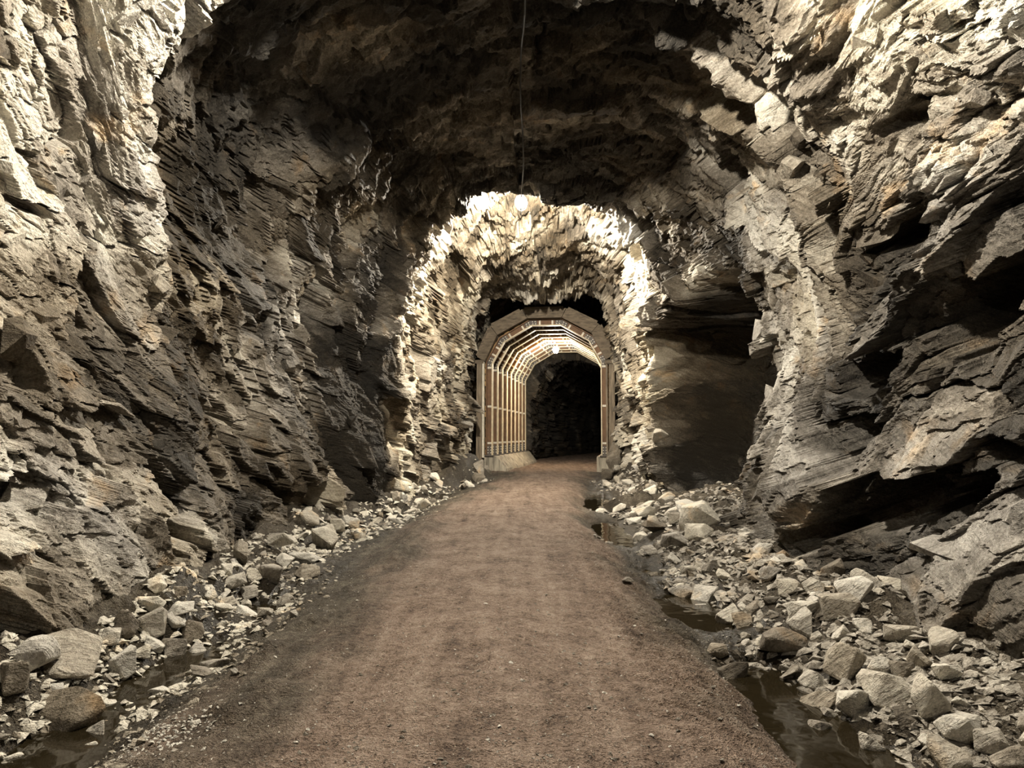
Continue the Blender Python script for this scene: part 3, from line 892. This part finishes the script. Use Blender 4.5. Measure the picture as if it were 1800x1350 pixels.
S = stone_at
S(120, 1160, 150, 85, 'large pale flat-topped slab, biggest stone in the near left rubble', 's', (.15, .1))
S(112, 1252, 125, 70, 'brown boulder in shade just in front of the large flat-topped slab', 'd', (.1, -.1))
S(212, 1168, 48, 60, 'upright pale stone at the right end of the large flat-topped slab')
S(18, 1196, 55, 60, 'grey block cut by the left edge, beside the large slab', 'd')
S(55, 1150, 70, 60, 'pale boulder behind the left end of the large slab', 's')
S(92, 1218, 50, 28, 'small slanting slab under the large flat-topped slab', 'f', (.3, .2))
S(266, 1098, 48, 58, 'pale pointed block in the middle of the near left pile')
S(312, 1092, 44, 34, 'wedge-shaped pale stone at the right of the near left pile')
S(334, 1112, 42, 48, 'dark-sided block at the right end of the near left pile', 'd', (.2, .4))
S(274, 1130, 46, 36, 'pale stone low in the near left pile above the mud')
S(302, 1140, 52, 36, 'dark stone at the foot of the near left pile', 'd')
S(192, 1122, 56, 32, 'flat pale slab behind the upright stone on the left', 'f', (.1, .1))
S(216, 1098, 38, 54, 'rusty brown streaked block against the left wall', 'd')
S(262, 1058, 48, 38, 'pale rounded stone on top of the near left pile')
S(308, 1072, 60, 26, 'long flat pale stone above the near left pile', 'f', (.05, .1))
S(240, 1150, 40, 26, 'flat pale chip stone beside the left mud', 'f')
S(135, 1285, 50, 24, 'low pale stone at the edge of the left puddle', 'f')
S(422, 972, 36, 52, 'tall leaning shard standing in the middle left rubble', 'f', (1.2, .35), .2)
S(491, 947, 30, 50, 'upright pointed shard farthest along the middle left rubble', 's', (.2, 1.3))
S(474, 1008, 42, 44, 'tilted pale slab leaning in the middle left rubble', 'f', (.6, .7), -.2)
S(531, 978, 58, 32, 'grey elongated block at the right of the middle left rubble')
S(540, 1006, 52, 26, 'flat split stone at the road side of the middle left rubble', 'f')
S(436, 1042, 50, 24, 'thin overhanging slab at the near end of the middle left rubble', 'f', (.15, -.1))
S(410, 1025, 28, 42, 'small upright pale stone beside the leaning shard', 's', (0, 1.2))
S(398, 1002, 26, 22, 'rounded pale stone left of the leaning shard')
S(500, 985, 34, 26, 'blocky stone in the middle of the left rubble')
S(445, 1012, 28, 28, 'short wedge between the leaning shard and tilted slab')
S(567, 948, 52, 52, 'large pale block at the wall foot before the narrowing on the left')
S(548, 915, 44, 32, 'pale block on top of the left bank before the narrowing')
S(590, 925, 30, 28, 'pale block right of the left bank top')
S(390, 1068, 40, 16, 'flat stone at the left waterline', 'f')
S(314, 1040, 30, 20, 'small brown stone against the left wall foot', 'd')
S(463, 1077, 32, 18, 'small yellowish stone lying alone on the left mud')
S(515, 1080, 16, 15, 'tiny pale chip right of the yellowish stone')
S(413, 1182, 17, 13, 'small white chip on the left side of the road')
S(342, 1273, 20, 10, 'white flat chip by the near left gravel patch', 'f')
S(470, 1096, 20, 12, 'small white chip below the yellowish stone', 'f')

S(1484, 1168, 62, 70, 'rounded grey boulder at the left edge of the near right pile', 'd', (.1, .5))
S(1568, 1218, 105, 60, 'long tilted slab overhanging a dark gap in the near right pile', 'f', (.25, .45), -.2)
S(1512, 1240, 70, 60, 'ridged slab sloping toward the ditch in the near right pile', 'f', (.3, .6))
S(1640, 1228, 82, 74, 'large smooth grey boulder in the near right pile', 's', (.1, .2))
S(1702, 1278, 90, 56, 'broad pale boulder low in the near right pile', 's')
S(1676, 1322, 88, 70, 'big rough boulder at the bottom right of the photo', 's')
S(1536, 1306, 46, 46, 'pale angular block beside the right ditch, near the bottom', 's')
S(1452, 1290, 58, 46, 'ridged grey block at the edge of the nearest right puddle', 'd', (.2, .4))
S(1594, 1262, 44, 36, 'wedge stone between the smooth boulder and the bottom boulder', 'd')
S(1748, 1308, 70, 44, 'pale boulder at the right edge near the bottom', 's')
S(1780, 1340, 70, 44, 'bottom corner boulder cut by the right edge', 's')
S(1386, 1034, 50, 34, 'bright flat-faced stone at the top left of the right pile', 's')
S(1472, 1066, 84, 52, 'broad pale stone leaning on the right wall foot', 's', (.2, -.1))
S(1508, 1036, 42, 62, 'pointed upright stone against the right wall', 's', (0, 1.3))
S(1415, 1068, 52, 46, 'pale stone between the bright flat-faced stone and the broad pale stone', 's')
S(1420, 1096, 50, 54, 'yellowish block with a dark hollow beside it, right pile', 's', (.2, .9))
S(1280, 1082, 38, 44, 'rounded pale stone standing beside the right ditch', 's', (.1, 1.1))
S(1305, 1090, 40, 26, 'low stone touching the rounded stone by the right ditch', 'd')
S(1376, 1124, 40, 84, 'tall brown slab standing upright on the right bank', 'd', (.1, 1.45), .1)
S(1350, 1179, 22, 13, 'small cream oval stone on the dark right bank', 's')
S(1288, 1182, 54, 40, 'dark wet stone at the edge of the right ditch', 'd')
S(1262, 1145, 40, 26, 'dark flat stone in the right ditch', 'd')
S(1240, 1048, 48, 40, 'pale jagged stone at the waterline of the right ditch', 'f', (.2, .4))
S(1212, 1000, 30, 26, 'bright rounded stone on the dark bank right of the road', 's')
S(1220, 890, 62, 42, 'large pale boulder at the mouth of the dark alcove', 's')
S(1283, 902, 72, 56, 'largest boulder on the heap by the dark alcove', 's')
S(1152, 926, 48, 24, 'dark flat-faced stone below the alcove heap', 'd')
S(1188, 912, 36, 24, 'pale stone in front of the alcove between two boulders', 's')
S(1186, 952, 50, 32, 'pale block at the lower edge of the alcove heap', 's')
S(1236, 936, 60, 34, 'flat pale boulder in the middle of the alcove heap', 'f')
S(1105, 1022, 20, 14, 'grey stone sitting in the small right puddle', 'd')
S(1660, 1130, 62, 46, 'pale angular block in the upper part of the near right pile', 's')
S(1590, 1110, 62, 44, 'pale blocky stone at the top of the near right pile', 's')
S(1625, 1160, 52, 40, 'split pale stone in the centre of the near right pile', 's')
S(1665, 1180, 44, 40, 'upright pale wedge right of centre in the near right pile', 's', (.2, .8))
S(1540, 1175, 52, 40, 'pale lumpy stone next to the rounded grey boulder', 's')
S(1585, 1180, 44, 36, 'brown cube-like stone above the long tilted slab', 'd')

# leaning boulder and heap stones at the portal
def free_stone(loc, size, rot, label, kind='s', seed=0):
    me = random.Random(seed).choice({'s': STONES, 'd': STONES_D, 'f': SLABS}[kind])
    return put_stone('boulder', me, loc, size, rot, label, 'boulder')
def on_ground(x, y, sz): return (x, y, float(floor_z(x, y)) + sz * .45)
free_stone(on_ground(4.3, 31.7, .9), (.55, .6, 1.25), (.1, .3, .4), 'large boulder leaning beside the right timber post', 'd', 3)
free_stone(on_ground(3.75, 30.7, .3), (.5, .45, .6), (.3, .1, 1.0), 'boulder on the rubble below the right timber post', 'd', 4)
free_stone(on_ground(-1.25, 32.4, .3), (.4, .4, .8), (.1, -.3, .4), 'grey boulder beside the foot of the left timber post', 'd', 5)
free_stone(on_ground(-1.25, 30.6, .2), (.45, .5, .8), (.2, .4, .9), 'pale boulder on the heap left of the portal', 'd', 6)
free_stone(on_ground(-1.3, 29.2, .1), (.35, .4, .5), (.5, .2, .1), 'low boulder at the foot of the heap left of the portal', 'd', 8)

# scattered rubble of the banks: countable stones first, the fine debris as one mass
def to_px(p):
    dy = p[1]; dz = p[2] - EYE
    fw = dy * math.cos(PITCH) + dz * math.sin(PITCH); up = -dy * math.sin(PITCH) + dz * math.cos(PITCH)
    return 900 + FPX * p[0] / fw, 675 - FPX * up / fw

zones = [
    # side, y range, offset from wall foot (m), count, size range, dark share, place words for stones without a landmark near
    ('L', 4.3, 7.6, (0, 1.0), 36, (.05, .14), .35), ('L', 7.6, 12.5, (0, .85), 42, (.05, .14), .3),
    ('L', 12.5, 19, (0, 1.0), 36, (.09, .24), .2), ('L', 19, 30, (0, 1.1), 28, (.10, .30), .2),
    ('R', 4.2, 8.0, (0, 1.35), 66, (.06, .18), .15), ('R', 8.0, 13, (0, 1.25), 44, (.08, .20), .2),
    ('R', 13.3, 19.0, (1.3, 3.6), 34, (.12, .32), .15), ('R', 19.5, 31, (0, 1.2), 26, (.10, .30), .2),
]
def bank_point(r, side, y0, y1, offs):
    t = r.random(); y = 1 / ((1 - t) / y0 + t / y1)
    d = offs[0] + (offs[1] - offs[0]) * r.random() ** 1.25
    if side == 'L': x = foot_l(y) + d + .08
    else: x = foot_r(y) - d - .08
    return x, y, d
small = []
for zi, (side, y0, y1, offs, cnt, (s0, s1), dk) in enumerate(zones):
    r = random.Random(900 + zi); k = 0; tries = 0
    while k < cnt and tries < cnt * 14:
        tries += 1
        x, y, d = bank_point(r, side, y0, y1, offs)
        s = s0 + (s1 - s0) * r.random() ** 1.8
        if -2.0 < x - float(rc_f(y)) < 1.9: continue
        if any((x - a) ** 2 + (y - b) ** 2 < (c * .75 + s * .75) ** 2 for a, b, c in placed): continue
        placed.append((x, y, s)); k += 1
        dark = r.random() < dk; flat = (not dark) and r.random() < .35
        me = r.choice(STONES_D if dark else (SLABS if flat else STONES))
        loc = (x, y, float(floor_z(x, y)) + s * .28)
        o = put_stone('stone', me, loc, (s * r.uniform(.9, 1.25), s * r.uniform(.9, 1.2), s * r.uniform(.9, 1.4)),
                      (r.uniform(-.7, .7), r.uniform(-.7, .7), r.uniform(0, 6.28)), 'stone', 'stone',
                      'rubble stones along the %s wall' % ('left' if side == 'L' else 'right'))
        small.append((o, to_px(loc), 'dark' if dark else ('flat pale' if flat else 'pale')))
# each small stone is told by its look and its order beside the nearest landmark stone
far_marks = [((700, 860), 'the bright left rock foot'), ((800, 835), 'the pale boulder left of the portal'), ((1095, 770), 'the leaning boulder by the portal'),
             ((1130, 880), 'the edge of the dark alcove'), ((1060, 830), 'the boulder below the right post')]
marks = MARKS + far_marks
buckets = {}
for o, (px, py), look in small:
    (mx, my), nm = min(marks, key=lambda m: (m[0][0] - px) ** 2 + 2 * (m[0][1] - py) ** 2)
    dx, dy = px - mx, py - my
    where = ('left of' if dx < 0 else 'right of') if abs(dx) > abs(dy) else ('behind' if dy < 0 else 'in front of')
    buckets.setdefault((nm, where, look), []).append((dx * dx + dy * dy, o))
ORD = ['nearest', 'second', 'third', 'fourth', 'fifth', 'sixth', 'seventh', 'eighth', 'ninth', 'tenth', 'eleventh', 'twelfth']
for (nm, where, look), lst in buckets.items():
    lst.sort(key=lambda q: q[0])
    for i, (_, o) in enumerate(lst):
        o['label'] = ('%s rubble stone %s %s' % (look, where, nm)) if len(lst) == 1 else ('%s %s rubble stone %s %s' % (ORD[min(i, 11)], look, where, nm))

def debris(name, parts, label, cat):
    """thousands of chips as one mass of small shards; parts = [(points, material), ...]"""
    base = np.array([[1, 0, -.3], [-.6, .8, -.35], [-.5, -.85, -.3], [.15, .1, .55], [.5, .6, .2], [-.2, -.5, .35]])
    faces = [(0, 4, 1), (0, 1, 2), (0, 3, 4), (4, 3, 1), (0, 2, 5), (0, 5, 3), (1, 3, 2), (2, 3, 5)]
    V = []; F = []; MI = []
    for mi, (pts, mat) in enumerate(parts):
        for (x, y, z, s) in pts:
            e = Euler((random.uniform(-.5, .5), random.uniform(-.5, .5), random.uniform(0, 6.28))).to_matrix()
            M_ = np.array(e) @ np.diag([s * random.uniform(.8, 1.5), s * random.uniform(.7, 1.1), s * random.uniform(.5, .9)])
            k = len(V) * 6
            V.append(base @ M_.T + np.array([x, y, z])); F += [tuple(a + k for a in q) for q in faces]; MI += [mi] * 8
    me = mesh_from(name, np.concatenate(V).tolist(), F, None)
    for _, mat in parts: me.materials.append(mat)
    me.polygons.foreach_set('material_index', np.array(MI, dtype=np.int32))
    return tag(link(name, me), label, cat, kind='stuff')

def scatter(side, n, y0, y1, offs, s0, s1, seed):
    r = random.Random(seed); out = []
    P_ = [bank_point(r, side, y0, y1, offs) for _ in range(n)]
    zs = floor_z(np.array([p[0] for p in P_]), np.array([p[1] for p in P_]))
    for (x, y, d), z in zip(P_, zs):
        if -1.5 < x - float(rc_f(y)) < 1.5: continue
        s = (s0 + (s1 - s0) * r.random() ** 2.2)
        out.append((x, y, float(z) + s * .15, s))
    return out
debris('fine_rubble', [(scatter('L', 500, 11, 24, (0, 1.0), .03, .11, 41) + scatter('L', 2600, 4.0, 31, (.0, 1.0), .012, .070, 31), M_STONE), (scatter('L', 1300, 4.0, 31, (.1, 1.3), .010, .05, 34), M_STONE_D)],
       'fine broken rock chips along the foot of the left wall', 'rubble')
debris('fine_rubble', [(scatter('R', 700, 8.5, 13.3, (0, 1.3), .03, .10, 42) + scatter('R', 700, 13.3, 19, (1.0, 3.7), .04, .13, 43) + scatter('R', 300, 19.5, 30, (0, 1.1), .04, .13, 44) + scatter('R', 4200, 3.8, 31, (.0, 1.25), .012, .085, 32), M_STONE), (scatter('R', 1600, 3.8, 31, (.2, 1.5), .012, .06, 33), M_STONE_D)],
       'fine broken rock chips along the foot of the right wall', 'rubble')
r = random.Random(77); pts = []
for _ in range(4200):
    t = r.random() ** 1.4; y = 1 / ((1 - t) / 3.3 + t / 26)
    xr = r.gauss(0, 1.0)
    if r.random() < .5: xr = r.choice((-1, 1)) * (2.1 - abs(r.gauss(0, .5)))
    if abs(xr) > 2.2: continue
    pts.append((float(rc_f(y)) + xr, y, 0.0, r.uniform(.005, .011) * (2.2 if r.random() < .07 else 1)))
for _ in range(220):
    pts.append((-1.98 + r.gauss(0, .17), 4.55 + r.gauss(0, .14), 0, r.uniform(.006, .018)))
zs = floor_z(np.array([p[0] for p in pts]), np.array([p[1] for p in pts]))
pts = [(p[0], p[1], float(z) + p[3] * .2, p[3]) for p, z in zip(pts, zs)]
debris('road_gravel', [(pts[:3000], M_STONE_D), (pts[3000:], M_STONE)], 'scattered gravel on the road and its shoulders', 'gravel')
